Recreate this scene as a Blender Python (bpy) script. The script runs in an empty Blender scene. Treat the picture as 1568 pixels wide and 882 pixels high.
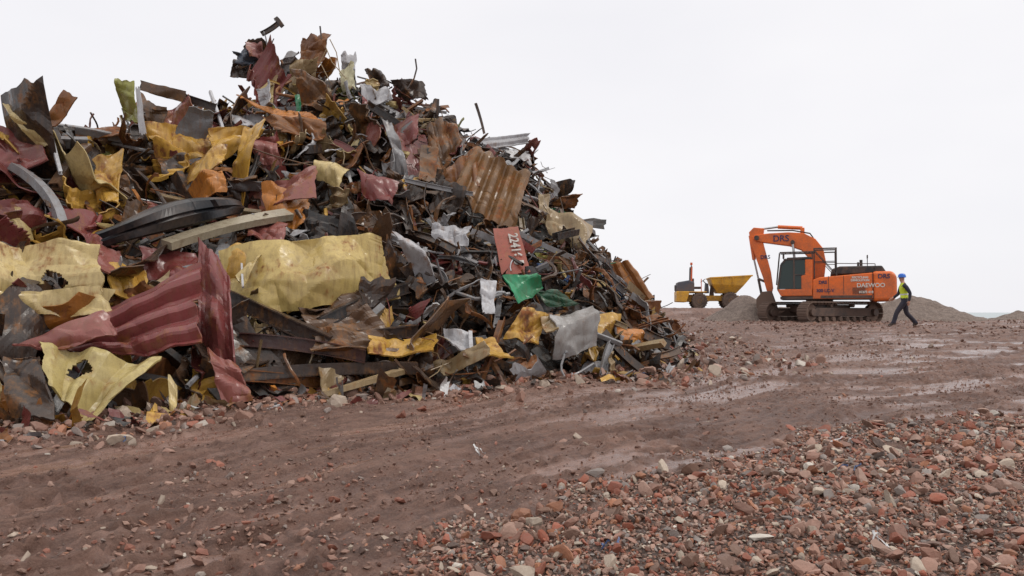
import bpy, math, random
import numpy as np
from mathutils import Vector, Matrix
rng=np.random.default_rng(7); random.seed(7)
scene=bpy.context.scene
# ------------------------------------------------------------ camera
CAMZ=1.5; PITCH=math.radians(1.74)
cam=bpy.data.cameras.new("camera"); cam.lens=28; cam.sensor_width=36; cam.clip_end=9000
co=bpy.data.objects.new("camera",cam); scene.collection.objects.link(co)
co.location=(0,0,CAMZ); co.rotation_euler=(math.pi/2+PITCH,0,0); scene.camera=co
C0=np.array([0,0,CAMZ]); FW=np.array([0,math.cos(PITCH),math.sin(PITCH)]); UP=np.array([0,-math.sin(PITCH),math.cos(PITCH)]); RT=np.array([1.,0,0])
def ray(a,b): return FW+RT*(a-784)/1220+UP*(441-b)/1220
def survey(a,b,d): return C0+ray(a,b)*d
# ------------------------------------------------------------ noise
TAB=rng.random((256,256))
def vn(x,y,s=0):
    x=np.asarray(x,float)+s*17.3; y=np.asarray(y,float)+s*7.7
    xi=np.floor(x).astype(int); yi=np.floor(y).astype(int); fx=x-xi; fy=y-yi
    fx=fx*fx*(3-2*fx); fy=fy*fy*(3-2*fy)
    a=TAB[xi&255,yi&255]; b=TAB[(xi+1)&255,yi&255]; c=TAB[xi&255,(yi+1)&255]; d=TAB[(xi+1)&255,(yi+1)&255]
    return (a*(1-fx)+b*fx)*(1-fy)+(c*(1-fx)+d*fx)*fy
def fbm(x,y,o=4,s=0):
    r=0;a=.5;t=0
    for i in range(o):
        r=r+a*vn(x*2**i,y*2**i,s+i*3); t+=a; a*=.5
    return r/t
def tn(x,y,s=0):
    # faceted noise: crisp triangular facets, like buckled plate
    ca,sa=math.cos(s*1.7),math.sin(s*1.7); x,y=x*ca-y*sa,x*sa+y*ca
    x=x+s*11.3+(vn(x*.9,y*.9,s+5)-.5)*.9; y=y+s*5.1+(vn(x*.9,y*.9,s+9)-.5)*.9
    xi=np.floor(x).astype(int); yi=np.floor(y).astype(int); fx=x-xi; fy=y-yi
    a=TAB[xi&255,yi&255]; b=TAB[(xi+1)&255,yi&255]; c=TAB[xi&255,(yi+1)&255]; d=TAB[(xi+1)&255,(yi+1)&255]
    return np.where(fx+fy<1,a+fx*(b-a)+fy*(c-a),d+(1-fx)*(c-d)+(1-fy)*(b-d))
def sm(a,b,x):
    t=np.clip((x-a)/(b-a),0,1); return t*t*(3-2*t)
# ------------------------------------------------------------ terrain functions
def gline(x): return np.interp(x,[-14,-6,-.9,.5,4.46,6.07,12,30,60],[-8,-1.2,4.2,5.7,8.6,9.3,11.3,14,18])
def ground_base(x,y):
    z=np.interp(y,[-50,0,4,10,22,27,34,45,50,70,200,400],[0,0,0,.27,.81,1.0,1.05,1.05,.7,-2,-8,-12])
    bank=1.72*sm(2,7,x)*(1-sm(15.5,19,x))*sm(39,46,y)*(1-sm(60,68,y))
    z=np.maximum(z,np.where(bank>.9,bank,-99))
    edge=np.maximum(np.abs(x)-120,0)
    return z-edge*.05
RIDGE=[(-16,10.5,4.0),(-8.8,12.5,4.0),(-7.8,14.6,4.5),(-6.8,17,5.7),(-6.1,20,7.1),(-4.0,20,7.25),(-2.3,20.2,6.7),(.2,20.2,5.4),(1.3,20.2,4.0),(2.0,20.3,2.9),(3.1,20.6,1.5),(4.0,21.2,.65)]
def pileH(x,y):
    x=np.asarray(x,float); y=np.asarray(y,float); h=np.full(x.shape,-9.)
    for (a,b,c),(d,e,f) in zip(RIDGE[:-1],RIDGE[1:]):
        dx,dy=d-a,e-b; L=dx*dx+dy*dy
        t=np.clip(((x-a)*dx+(y-b)*dy)/L,0,1)
        dist=np.hypot(x-(a+t*dx),y-(b+t*dy))
        h=np.maximum(h,c+t*(f-c)-.85*(np.sqrt(dist**2+.3)-.5))
    h=h+(fbm(x*.7,y*.7,3,5)-.5)*.9
    q=x+(20-y)*.2
    return np.minimum(h,np.interp(q,[-2,.3,1.1,2.0,2.9,3.6,4.1,4.6],[9,5.6,4.15,2.9,2.0,1.25,.7,-.5]))
TT=np.arange(6,32,.04)
def hitd(a,b):
    P=C0[None]+ray(a,b)[None]*TT[:,None]
    g=P[:,2]-np.maximum(pileH(P[:,0],P[:,1]),ground_base(P[:,0],P[:,1]))
    k=np.where(g<0)[0]
    if len(k) and P[k[0],1]<26: return TT[k[0]]
    k=np.argmin(np.where((TT>11)&(TT<22),P[:,2]-pileH(P[:,0],P[:,1]),99)); return TT[k]
# ------------------------------------------------------------ node helpers
def newmat(name):
    m=bpy.data.materials.new(name); m.use_nodes=True; nt=m.node_tree
    return m,nt,nt.nodes["Principled BSDF"]
def noise(nt,vec,scale,detail=5,rough=.55):
    n=nt.nodes.new("ShaderNodeTexNoise"); n.inputs["Scale"].default_value=scale; n.inputs["Detail"].default_value=detail; n.inputs["Roughness"].default_value=rough
    nt.links.new(vec,n.inputs["Vector"]); return n.outputs["Fac"]
def mapping(nt,vec,sc):
    mp=nt.nodes.new("ShaderNodeMapping"); mp.inputs["Scale"].default_value=sc; nt.links.new(vec,mp.inputs["Vector"]); return mp.outputs[0]
def mrange(nt,v,a,b,c=0,d=1):
    n=nt.nodes.new("ShaderNodeMapRange"); n.inputs[1].default_value=a;n.inputs[2].default_value=b;n.inputs[3].default_value=c;n.inputs[4].default_value=d
    nt.links.new(v,n.inputs[0]); return n.outputs[0]
def mth(nt,op,a,b):
    n=nt.nodes.new("ShaderNodeMath"); n.operation=op
    for i,q in enumerate((a,b)):
        if isinstance(q,(int,float)): n.inputs[i].default_value=q
        else: nt.links.new(q,n.inputs[i])
    return n.outputs[0]
def mixc(nt,f,a,b,mode='MIX'):
    n=nt.nodes.new("ShaderNodeMix"); n.data_type='RGBA'; n.blend_type=mode
    for i,q in ((0,f),(6,a),(7,b)):
        if isinstance(q,(int,float)): n.inputs[i].default_value=q
        elif isinstance(q,tuple): n.inputs[i].default_value=(*q,1) if len(q)==3 else q
        else: nt.links.new(q,n.inputs[i])
    return n.outputs[2]
def bump(nt,b,h,strength,dist=.02):
    n=nt.nodes.new("ShaderNodeBump"); n.inputs["Distance"].default_value=dist
    if isinstance(strength,(int,float)): n.inputs["Strength"].default_value=strength
    else: nt.links.new(strength,n.inputs["Strength"])
    nt.links.new(h,n.inputs["Height"]); nt.links.new(n.outputs[0],b.inputs["Normal"])
def pos(nt):
    return nt.nodes.new("ShaderNodeNewGeometry").outputs["Position"]
def ocoord(nt): return nt.nodes.new("ShaderNodeTexCoord").outputs["Object"]
def paint(name,col,rough=.4,dirt=.35,dcol=(.16,.10,.075),metal=0,spec=.5):
    m,nt,b=newmat(name); v=ocoord(nt)
    n1=noise(nt,v,1.7,6,.65); n2=noise(nt,v,14,5,.6)
    sz=nt.nodes.new("ShaderNodeSeparateXYZ"); nt.links.new(v,sz.inputs[0])
    low=mrange(nt,sz.outputs[2],.8,2.0,.14,0)
    f=mth(nt,'MULTIPLY',mrange(nt,mth(nt,'ADD',mth(nt,'ADD',n1,low),mth(nt,'MULTIPLY',n2,.5)),.62,.95),dirt*1.6)
    c=mixc(nt,mth(nt,'MULTIPLY',n2,.35),col,tuple(x*.75 for x in col))
    c=mixc(nt,f,c,dcol)
    nt.links.new(c,b.inputs["Base Color"])
    nt.links.new(mth(nt,'ADD',mth(nt,'MULTIPLY',f,.4),rough),b.inputs["Roughness"])
    b.inputs["Metallic"].default_value=metal; b.inputs["Specular IOR Level"].default_value=spec
    bump(nt,b,n2,.15,.01); return m
def scrapmat(name):
    m,nt,b=newmat(name); v=pos(nt)
    at=nt.nodes.new("ShaderNodeVertexColor"); at.layer_name="Col"
    n1=noise(nt,v,2.2,8,.6); n2=noise(nt,v,11,6,.6); n3=noise(nt,v,60,3,.6)
    st=noise(nt,mapping(nt,v,(9,9,1.2)),1.6,6,.65); pt=noise(nt,v,1.1,3,.5); sc=noise(nt,mapping(nt,v,(3,22,14)),2.2,5,.7)
    s=mth(nt,'ADD',mth(nt,'MULTIPLY',n1,.55),mth(nt,'ADD',mth(nt,'MULTIPLY',n2,.2),mth(nt,'MULTIPLY',st,.25)))
    s=mth(nt,'ADD',s,mth(nt,'MULTIPLY',at.outputs["Alpha"],.3))
    f=mrange(nt,s,.59,.66)
    rust=mixc(nt,mrange(nt,n2,.35,.65),(.042,.019,.012),(.25,.085,.023))
    base=mixc(nt,mrange(nt,n3,.4,.7,0,.25),at.outputs["Color"],mixc(nt,.6,at.outputs["Color"],(.10,.065,.045)))
    base=mixc(nt,mrange(nt,st,.46,.66,0,.5),base,mixc(nt,.7,base,(.12,.06,.03)))
    base=mixc(nt,mrange(nt,pt,.5,.7,0,.35),base,(.075,.045,.032))
    base=mixc(nt,mrange(nt,sc,.6,.7,0,.5),base,mixc(nt,.75,base,(.07,.045,.03)))
    halo=mrange(nt,s,.54,.62,0,.65)
    base=mixc(nt,halo,base,mixc(nt,.6,base,(.33,.135,.02)))
    c=mixc(nt,f,base,rust)
    nt.links.new(c,b.inputs["Base Color"])
    nt.links.new(mth(nt,'ADD',mth(nt,'MULTIPLY',f,.4),mrange(nt,n2,.35,.65,.2,.45)),b.inputs["Roughness"])
    b.inputs["Specular IOR Level"].default_value=.5
    bump(nt,b,mth(nt,'ADD',n2,mth(nt,'MULTIPLY',n3,.2)),.3,.012); return m
MSCRAP=scrapmat("scrap_steel")
# ------------------------------------------------------------ mesh helpers
def mesh_np(name,V,F,mat,col=None,parent=None,smooth=False,uv=None):
    V=np.asarray(V,np.float32); F=np.asarray(F,np.int32); k=F.shape[1]
    me=bpy.data.meshes.new(name); me.vertices.add(len(V)); me.vertices.foreach_set("co",V.ravel())
    me.loops.add(F.size); me.loops.foreach_set("vertex_index",F.ravel())
    me.polygons.add(len(F)); me.polygons.foreach_set("loop_start",np.arange(0,F.size,k,dtype=np.int32))
    me.update(calc_edges=True)
    if col is not None:
        a=me.color_attributes.new("Col",'FLOAT_COLOR','POINT'); a.data.foreach_set("color",np.asarray(col,np.float32).ravel())
    if uv is not None:
        a=me.attributes.new("path",'FLOAT_VECTOR','POINT'); a.data.foreach_set("vector",np.asarray(uv,np.float32).ravel())
    me.polygons.foreach_set("use_smooth",np.full(len(F),smooth)); me.materials.append(mat); me.validate()
    o=bpy.data.objects.new(name,me); scene.collection.objects.link(o)
    if parent: o.parent=parent
    return o
def empty(name,loc=(0,0,0),rz=0,parent=None):
    o=bpy.data.objects.new(name,None); scene.collection.objects.link(o); o.location=loc; o.rotation_euler=(0,0,rz); o.parent=parent; return o
class Acc:
    def __init__(s): s.V=[];s.F=[];s.C=[];s.n=0
    def add(s,V,F,c):
        s.V.append(V); s.F.append(np.asarray(F)+s.n); s.n+=len(V)
        c=np.asarray(c,float); s.C.append(np.tile(c,(len(V),1)) if c.ndim==1 else c)
    def obj(s,name,mat,parent=None,smooth=False):
        return mesh_np(name,np.vstack(s.V),np.vstack(s.F),mat,np.vstack(s.C),parent,smooth)
BOXF=np.array([[0,1,3,2],[4,6,7,5],[0,4,5,1],[2,3,7,6],[0,2,6,4],[1,5,7,3]])
def boxv(c,s,R=None):
    v=np.array([[i,j,k] for i in(-.5,.5) for j in(-.5,.5) for k in(-.5,.5)])*np.array(s)
    if R is not None: v=v@R.T
    return v+np.array(c)
def basis(z,up=(0,0,1)):
    z=np.asarray(z,float); z=z/np.linalg.norm(z); u=np.asarray(up,float)
    if abs(z@u)>.98*np.linalg.norm(u): u=np.array([1.,0,0.1])
    x=np.cross(u,z); x/=np.linalg.norm(x); y=np.cross(z,x); return np.stack([x,y,z],1)
import bmesh
def part(name,V,F,mat,parent,bev=0,smooth=False):
    me=bpy.data.meshes.new(name); me.from_pydata([tuple(map(float,v)) for v in V],[],[tuple(map(int,f)) for f in F]); me.materials.append(mat)
    bm=bmesh.new(); bm.from_mesh(me); bmesh.ops.recalc_face_normals(bm,faces=bm.faces); bm.to_mesh(me); bm.free()
    if smooth:
        for p in me.polygons: p.use_smooth=True
    o=bpy.data.objects.new(name,me); scene.collection.objects.link(o); o.parent=parent
    if bev:
        m=o.modifiers.new("b",'BEVEL'); m.width=bev; m.segments=3; m.limit_method='ANGLE'; m.angle_limit=math.radians(35)
    return o
def box(name,c,s,mat,parent,bev=.02,R=None): return part(name,boxv(c,s,R),BOXF,mat,parent,bev)
def prism(name,prof,y0,y1,mat,parent,bev=.02):
    n=len(prof); V=[(x,y0,z) for x,z in prof]+[(x,y1,z) for x,z in prof]
    F=[list(range(n)),list(range(2*n-1,n-1,-1))]+[[i,(i+1)%n,n+(i+1)%n,n+i] for i in range(n)]
    return part(name,V,F,mat,parent,bev)
def cylv(p0,p1,r,n=16,r1=None):
    p0=np.array(p0,float);p1=np.array(p1,float); B=basis(p1-p0); r1=r if r1 is None else r1
    a=np.arange(n)*2*math.pi/n; ring=np.stack([np.cos(a),np.sin(a),0*a],1)
    return np.vstack([p0+(ring*r)@B.T,p1+(ring*r1)@B.T])
def cyl(name,p0,p1,r,mat,parent,n=20,bev=0,r1=None):
    V=cylv(p0,p1,r,n,r1); F=[[i,(i+1)%n,n+(i+1)%n,n+i] for i in range(n)]+[list(range(n))[::-1],list(range(n,2*n))]
    return part(name,V,F,mat,parent,bev)
# ------------------------------------------------------------ world + sun
w=bpy.data.worlds.new("World"); scene.world=w; w.use_nodes=True; nt=w.node_tree
bg=nt.nodes["Background"]; bg.inputs["Strength"].default_value=.1
sky=nt.nodes.new("ShaderNodeTexSky"); sky.sky_type='NISHITA'; sky.sun_disc=False; sky.sun_elevation=math.radians(48)
tc=nt.nodes.new("ShaderNodeTexCoord")
cn=noise(nt,mapping(nt,tc.outputs["Generated"],(1,1,2.6)),1.5,4,.5)
cl=mixc(nt,mrange(nt,cn,.3,.7),(8.8,8.75,9.2),(9.9,9.75,9.95))
sx=nt.nodes.new("ShaderNodeSeparateXYZ"); nt.links.new(tc.outputs["Generated"],sx.inputs[0])
cl=mixc(nt,mrange(nt,sx.outputs[2],.35,.95),cl,(13,12.7,12.3))
nt.links.new(mixc(nt,.05,cl,sky.outputs[0]),bg.inputs["Color"])
sl=bpy.data.lights.new("sun",'SUN'); sl.energy=1.0; sl.angle=math.radians(12); sl.color=(1,.95,.88)
so=bpy.data.objects.new("sun",sl); scene.collection.objects.link(so)
az=math.radians(115); d=Vector((math.sin(az)*.62,math.cos(az)*.62,.78))
so.rotation_euler=d.to_track_quat('Z','Y').to_euler(); sky.sun_rotation=az; sky.sun_elevation=math.asin(.78)
# ------------------------------------------------------------ ground
def grow(start,step,fac,end):
    r=[];x=start
    while x<end: step*=fac; x+=step; r.append(x)
    return r
xs=list(np.arange(-8,9.5,.036)); r=grow(xs[-1],.036,1.02,26); r2=grow(r[-1],.5,1.25,4000)
l=[-q for q in grow(8,.05,1.06,4000)][::-1]
xs=np.array(l+xs+r+r2)
ys=list(np.arange(3.2,12,.03)); r=grow(ys[-1],.03,1.010,62); r2=grow(r[-1],.7,1.25,5000)
ys=np.array([-3000,-1000,-300,-100,-40,-15,-6,-3,-1,0,1,1.8,2.4,2.8,3.0]+ys+r+r2)
X,Y=np.meshgrid(xs,ys)
def grav(x,y):
    w_=y-gline(x)
    return 1-sm(-.7,.8,w_+(fbm(x*1.2,y*1.2,4,11)-.5)*2.6)
def detail(x,y):
    w_=y-gline(x)+(fbm(x*.35,y*.35,2,21)-.5)*1.0; s_=(x*.75+y*.65)
    g=grav(x,y)
    rut=0*x
    for i,(c,dp) in enumerate(((.8,.045),(1.2,.03),(1.75,.035),(2.3,.05),(3.0,.04),(3.9,.045),(4.6,.035),(5.5,.05),(6.3,.045),(7.4,.035),(8.4,.035),(9.6,.04),(11,.04))):
        ww=w_+(fbm(s_*.22,0*s_+i*3.1,2,40)-.5)*1.3
        q=np.abs(ww-c); lug=np.tanh(2*np.sin(s_*30+q*22))
        rut=rut-dp*.8*sm(.27,.12,q)+dp*.45*np.exp(-((q-.3)/.1)**2)*(.4+.8*vn(s_*3,w_*4,14))
        rut=rut+.010*sm(.26,.14,q)*lug*sm(.3,.5,fbm(s_*.5,w_,2,31))
    rut=rut*sm(.25,.5,fbm(s_*.3,w_*.8,3,8))
    streak=(fbm(w_*5,s_*.9,4,3)-.5)*.085
    clod=(fbm(x*7,y*7,4,4)-.5)*.065+np.maximum(fbm(x*11,y*11,3,9)-.55,0)*.22
    big=(fbm(x*.6,y*.6,3,2)-.5)*.14
    far=1-sm(40,60,y)
    spot=np.exp(-((w_-5.2)/1.8)**2)*np.exp(-((x-3.0)/3.8)**2)+.6*np.exp(-((w_-9.5)/2.5)**2)*np.exp(-((x-8)/5)**2)+.5*np.exp(-((w_-6.5)/1.)**2)*np.exp(-((x+1)/2.)**2)
    flat=sm(.60,.74,fbm(s_*.55,w_*2.4,5,61)+.25*spot)
    k=(1-g)*(1-.8*flat)
    patchy=.5+.9*sm(.38,.62,fbm(x*.9,y*.9,3,55))
    dd=(rut+streak)*k+clod*patchy*(.35+.65*k)*(1-.6*flat)*(1-.2*sm(6,9,y)+.8*sm(13,26,y)*vn(x,y,5))
    dd=.075*np.tanh(dd/.075)
    return dd*far+big*(.4+.6*sm(5,9,y))*far, g, rut, flat
D,G,RU,FL=detail(X,Y)
Z=ground_base(X,Y)+D
S_=(X*.75+Y*.65); W_=Y-gline(X)+(fbm(X*.35,Y*.35,2,21)-.5)
bigd=(fbm(X*.6,Y*.6,3,2)-.5)*.14*(.4+.6*sm(5,9,Y))
wet=np.clip(FL+sm(.005,.035,-RU)*.5,0,1)
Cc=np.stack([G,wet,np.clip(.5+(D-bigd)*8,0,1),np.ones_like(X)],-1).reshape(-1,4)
ny,nx=X.shape; idx=np.arange(ny*nx).reshape(ny,nx)
F=np.stack([idx[:-1,:-1],idx[:-1,1:],idx[1:,1:],idx[1:,:-1]],-1).reshape(-1,4)
m,nt,b=newmat("mud_ground"); v=pos(nt)
at=nt.nodes.new("ShaderNodeVertexColor"); at.layer_name="Col"; sp=nt.nodes.new("ShaderNodeSeparateColor"); nt.links.new(at.outputs["Color"],sp.inputs[0])
pa=nt.nodes.new("ShaderNodeAttribute"); pa.attribute_name="path"
n1=noise(nt,v,.9,8,.65); n2=noise(nt,v,9,8,.7); n3=noise(nt,v,60,5,.75)
ns=noise(nt,mapping(nt,pa.outputs["Vector"],(6,.8,1)),1.6,7,.7)
mud=mixc(nt,mrange(nt,mth(nt,'ADD',mth(nt,'MULTIPLY',n1,.35),mth(nt,'ADD',mth(nt,'MULTIPLY',n2,.25),mth(nt,'MULTIPLY',ns,.4))),.44,.56),(.102,.046,.031),(.235,.128,.094))
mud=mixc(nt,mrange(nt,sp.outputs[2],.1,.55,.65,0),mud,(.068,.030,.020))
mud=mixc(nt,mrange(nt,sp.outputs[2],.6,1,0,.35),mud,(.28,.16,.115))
mud=mixc(nt,mrange(nt,n3,.48,.66,0,.4),mud,(.31,.19,.14))
mud=mixc(nt,mth(nt,'MULTIPLY',sp.outputs[1],.35),mud,(.22,.13,.105))
vo=nt.nodes.new("ShaderNodeTexVoronoi"); vo.inputs["Scale"].default_value=32; nt.links.new(v,vo.inputs["Vector"])
vs=nt.nodes.new("ShaderNodeSeparateColor"); nt.links.new(vo.outputs["Color"],vs.inputs[0])
cr=nt.nodes.new("ShaderNodeValToRGB"); nt.links.new(vs.outputs[0],cr.inputs[0])
e=cr.color_ramp.elements; e[0].position=0;e[0].color=(.09,.05,.035,1); e[1].position=1;e[1].color=(.42,.33,.27,1)
for p_,c_ in ((.3,(.2,.09,.06,1)),(.55,(.28,.15,.10,1)),(.8,(.24,.2,.18,1))): q=e.new(p_); q.color=c_
gr=mixc(nt,mrange(nt,vo.outputs["Distance"],.25,.6),cr.outputs[0],(.05,.03,.022))
c=mixc(nt,mth(nt,'MULTIPLY',sp.outputs[0],.8),mud,gr)
nt.links.new(c,b.inputs["Base Color"])
ro=mth(nt,'SUBTRACT',mrange(nt,n2,.35,.65,.46,.72),mth(nt,'MULTIPLY',sp.outputs[1],.42))
nt.links.new(ro,b.inputs["Roughness"])
h=mth(nt,'ADD',mth(nt,'ADD',mth(nt,'MULTIPLY',n2,1.4),mth(nt,'MULTIPLY',ns,.9)),mth(nt,'MULTIPLY',n3,.45)); bump(nt,b,h,mrange(nt,sp.outputs[1],0,1,1.0,.22),.05)
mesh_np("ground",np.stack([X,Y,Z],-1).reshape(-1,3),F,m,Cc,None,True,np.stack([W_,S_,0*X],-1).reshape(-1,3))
def gz(x,y): return float(ground_base(np.array([x]),np.array([y]))[0]+detail(np.array([float(x)]),np.array([float(y)]))[0][0])
m,nt,b=newmat("sea_water"); v=pos(nt); b.inputs["Base Color"].default_value=(.30,.36,.37,1); b.inputs["Roughness"].default_value=.3
bump(nt,b,noise(nt,v,.4,5,.6),.5,.3)
part("sea",[(-6000,52,-2.2),(6000,52,-2.2),(6000,8000,-2.2),(-6000,8000,-2.2)],[(0,1,2,3)],m,None)
mg,nt,b=newmat("gravel_heap"); v=pos(nt); n2=noise(nt,v,5,8,.8); n3=noise(nt,v,28,4,.75)
nt.links.new(mixc(nt,mrange(nt,mth(nt,'ADD',mth(nt,'MULTIPLY',n2,.5),mth(nt,'MULTIPLY',n3,.5)),.4,.6),(.11,.08,.065),(.34,.265,.225)),b.inputs["Base Color"]); b.inputs["Roughness"].default_value=.9
bump(nt,b,n3,.9,.08)
def mound(cx,cy,rx,ry,hh,seed):
    a=np.linspace(-1.15,1.15,90); U,Vv=np.meshgrid(a,a); x=cx+U*rx; y=cy+Vv*ry
    r=np.hypot(U,Vv)+(fbm(x*.5,y*.5,3,seed)-.5)*.35
    z=ground_base(x,y)-.15+np.clip(1-r,-.2,1)*(hh+.15)+(fbm(x*2.2,y*2.2,4,seed)-.5)*.22
    z=np.where(r>1.05,ground_base(x,y)-.4,z)
    i=np.arange(90*90).reshape(90,90); F=np.stack([i[:-1,:-1],i[:-1,1:],i[1:,1:],i[1:,:-1]],-1).reshape(-1,4)
    mesh_np("gravel_mound",np.stack([x,y,z],-1).reshape(-1,3),F,mg,None,None,True)
mound(11.3,38.6,2.3,2.3,1.25,41); mound(19.9,40,4.4,3.2,1.3,42); mound(27.5,43,2.2,2,.5,43); mound(16.5,43,5,2.5,.8,44)
# ------------------------------------------------------------ stones
def ico(sub):
    bm=bmesh.new(); bmesh.ops.create_icosphere(bm,subdivisions=sub,radius=1)
    V=np.array([v.co[:] for v in bm.verts]); F=np.array([[q.index for q in f.verts] for f in bm.faces]); bm.free(); return V,F
I1=ico(1); I2=ico(2)
def rockproto(I):
    V,F=I; V=V.copy()
    for k in range(11):
        n=rng.normal(size=3); n/=np.linalg.norm(n); d_=rng.uniform(.36,.74); s=V@n; V=V-np.outer(np.maximum(s-d_,0),n)
    V*=np.array([1.3,rng.uniform(.65,1.1),rng.uniform(.45,.85)]); return V,F
R1=[rockproto(I1) for _ in range(14)]; R2=[rockproto(I2) for _ in range(36)]
SC=np.array([(.31,.09,.05),(.38,.16,.085),(.42,.26,.20),(.52,.43,.34),(.26,.225,.205),(.18,.10,.07),(.62,.57,.50),(.09,.06,.05),(.36,.20,.15),(.28,.14,.10)])
SW=np.array([.16,.10,.15,.09,.11,.12,.02,.04,.17,.13]); SW/=SW.sum()
def stones(name,pts,sizes,protos,mat,sink=.25,tint=None):
    n=len(pts); q=rng.normal(size=(n,4)); q[:,1:3]*=.45; q/=np.linalg.norm(q,axis=1,keepdims=True); w0,a,b_,c_=q.T
    R=np.stack([1-2*(b_*b_+c_*c_),2*(a*b_-c_*w0),2*(a*c_+b_*w0),2*(a*b_+c_*w0),1-2*(a*a+c_*c_),2*(b_*c_-a*w0),2*(a*c_-b_*w0),2*(b_*c_+a*w0),1-2*(a*a+b_*b_)],1).reshape(n,3,3)
    pid=rng.integers(len(protos),size=n); PV=np.stack([p_[0] for p_ in protos]); F=protos[0][1]; nv=PV.shape[1]
    off=pts.copy(); off[:,2]+=sizes*(.55-sink)
    V=np.einsum('nvk,njk->nvj',PV[pid]*sizes[:,None,None],R)+off[:,None,:]
    FF=(F[None]+(np.arange(n)*nv)[:,None,None]).reshape(-1,3)
    col=SC[rng.choice(len(SC),p=SW,size=n)]*rng.uniform(.65,1.15,(n,1))
    if tint is not None: col=col*(1-tint[1])+np.array(tint[0])*tint[1]*rng.uniform(.7,1.25,(n,1))
    col=np.concatenate([col,np.ones((n,1))],1)
    return mesh_np(name,V.reshape(-1,3),FF,mat,np.repeat(col,nv,0))
ms,nt,b=newmat("rubble_stone"); v=pos(nt); at=nt.nodes.new("ShaderNodeVertexColor"); at.layer_name="Col"
n2=noise(nt,v,30,6,.7); n1=noise(nt,v,3,4)
c=mixc(nt,mrange(nt,n2,.38,.65,0,.65),at.outputs["Color"],mixc(nt,.55,at.outputs["Color"],(.22,.135,.10)))
nt.links.new(c,b.inputs["Base Color"]); nt.links.new(mrange(nt,n1,.3,.7,.35,.8),b.inputs["Roughness"]); bump(nt,b,n2,.7,.012)
def scatter(n,xr,yr,acc):
    x=rng.uniform(*xr,n); y=rng.uniform(*yr,n); k=rng.random(n)<acc(x,y); x=x[k];y=y[k]
    z=ground_base(x,y)+detail(x,y)[0]; return np.stack([x,y,z],1)
vis=lambda x,y:(np.abs(x)<y*.68+.8)
A=lambda x,y: vis(x,y)*sm(.05,.7,grav(x,y))
p=scatter(95000,(-3,9.5),(3.2,11),lambda x,y:A(x,y)*np.clip(6.5/y,0,1)); stones("rubble_gravel",p,rng.uniform(.009,.025,len(p)),R1,ms,.2)
p=scatter(15500,(-3,9.5),(3.2,11),A); stones("rubble_gravel",p,np.clip(rng.lognormal(-3.5,.45,len(p)),.018,.085),R2,ms,.2)
def footd(x,y): 
    h=pileH(x,y)-ground_base(x,y); return np.exp(-((h+.3)/.65)**2)
mudt=(.155,.078,.056)
def streakm(x,y): return sm(.48,.62,fbm((y-gline(x))*3,(x*.75+y*.65)*.7,3,77))
p=scatter(130000,(-8,9),(3.4,20),lambda x,y:vis(x,y)*(.08+.55*streakm(x,y)*(1-.9*sm(7,16,y)*.6)))
stones("mud_clods",p,np.clip(rng.lognormal(-4.5,.5,len(p)),.006,.04),R1,ms,.4,(mudt,.9))
p=scatter(60000,(-8,9),(3.3,20),lambda x,y:vis(x,y)*(.03+.9*sm(.46,.6,fbm(x*.9,y*.9,4,91)+.16*(1-sm(4.5,6.5,y)))*(1-sm(5.5,8,y))*(1-sm(-1.5,1,x))+.07*sm(.5,.7,fbm(x*1.5,y*1.5,3,92))))
stones("loose_stones",p,np.clip(rng.lognormal(-4.0,.5,len(p)),.008,.06),R1,ms,.35,((.2,.12,.095),.3))
p=scatter(56000,(-9,6),(6.5,24),lambda x,y:vis(x,y)*footd(x,y)*.5*(1+.9*(x<-2)))
stones("loose_stones",p,np.clip(rng.lognormal(-3.2,.5,len(p)),.015,.15),R2,ms,.3,((.18,.1,.075),.2))
p=scatter(14000,(4,26),(18,44),lambda x,y:.1+.6*sm(.45,.6,fbm(x*.6,y*.6,3,33))); stones("mud_clods",p,np.clip(rng.lognormal(-3.3,.5,len(p)),.02,.12),R1,ms,.35,((.14,.072,.052),.8))
# ------------------------------------------------------------ scrap pile
pile=empty("scrap_metal_pile",(0,0,0))
xg=np.arange(-18,7,.13); yg=np.arange(6.5,31,.13); Xp,Yp=np.meshgrid(xg,yg)
Hp=pileH(Xp,Yp)-.8+(fbm(Xp*2.2,Yp*2.2,4,77)-.5)*.8; Gp=ground_base(Xp,Yp)
Zp=np.where(Hp>Gp-.1,Hp,Gp-.4)
i=np.arange(Xp.size).reshape(Xp.shape); F=np.stack([i[:-1,:-1],i[:-1,1:],i[1:,1:],i[1:,:-1]],-1).reshape(-1,4)
cc=np.tile([.010,.008,.007,-.3],(Xp.size,1))  # near-black core: shadow in the gaps between pieces is put into its colour
mesh_np("shadow_core",np.stack([Xp,Yp,Zp],-1).reshape(-1,3),F,MSCRAP,cc,pile,False)
PAL={'mustard':(.52,.30,.055,.09),'cream':(.56,.43,.19,.0),'orange':(.49,.18,.03,.2),'maroon':(.18,.038,.036,.0),'pink':(.26,.085,.072,.05),
 'rust':(.17,.066,.026,.4),'dark':(.040,.027,.022,.05),'grey':(.25,.25,.26,-.05),'light':(.48,.48,.50,-.1),'black':(.013,.013,.014,-.4),'olive':(.28,.28,.07,0),
 'green':(.02,.27,.12,-.3),'blue':(.05,.12,.28,0),'brown':(.11,.062,.036,.12),'white':(.66,.66,.66,-.2),'tan':(.33,.24,.13,.05)}
PN=list(PAL)
def pw(d_): 
    a=np.array([d_.get(k,0) for k in PN],float); return a/a.sum()
WL=pw(dict(mustard=3.6,cream=1.5,orange=1.3,maroon=3.4,pink=1.0,rust=2.6,dark=6,grey=2.0,light=.6,black=2.4,olive=.5,brown=4.2,tan=1.2))
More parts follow.
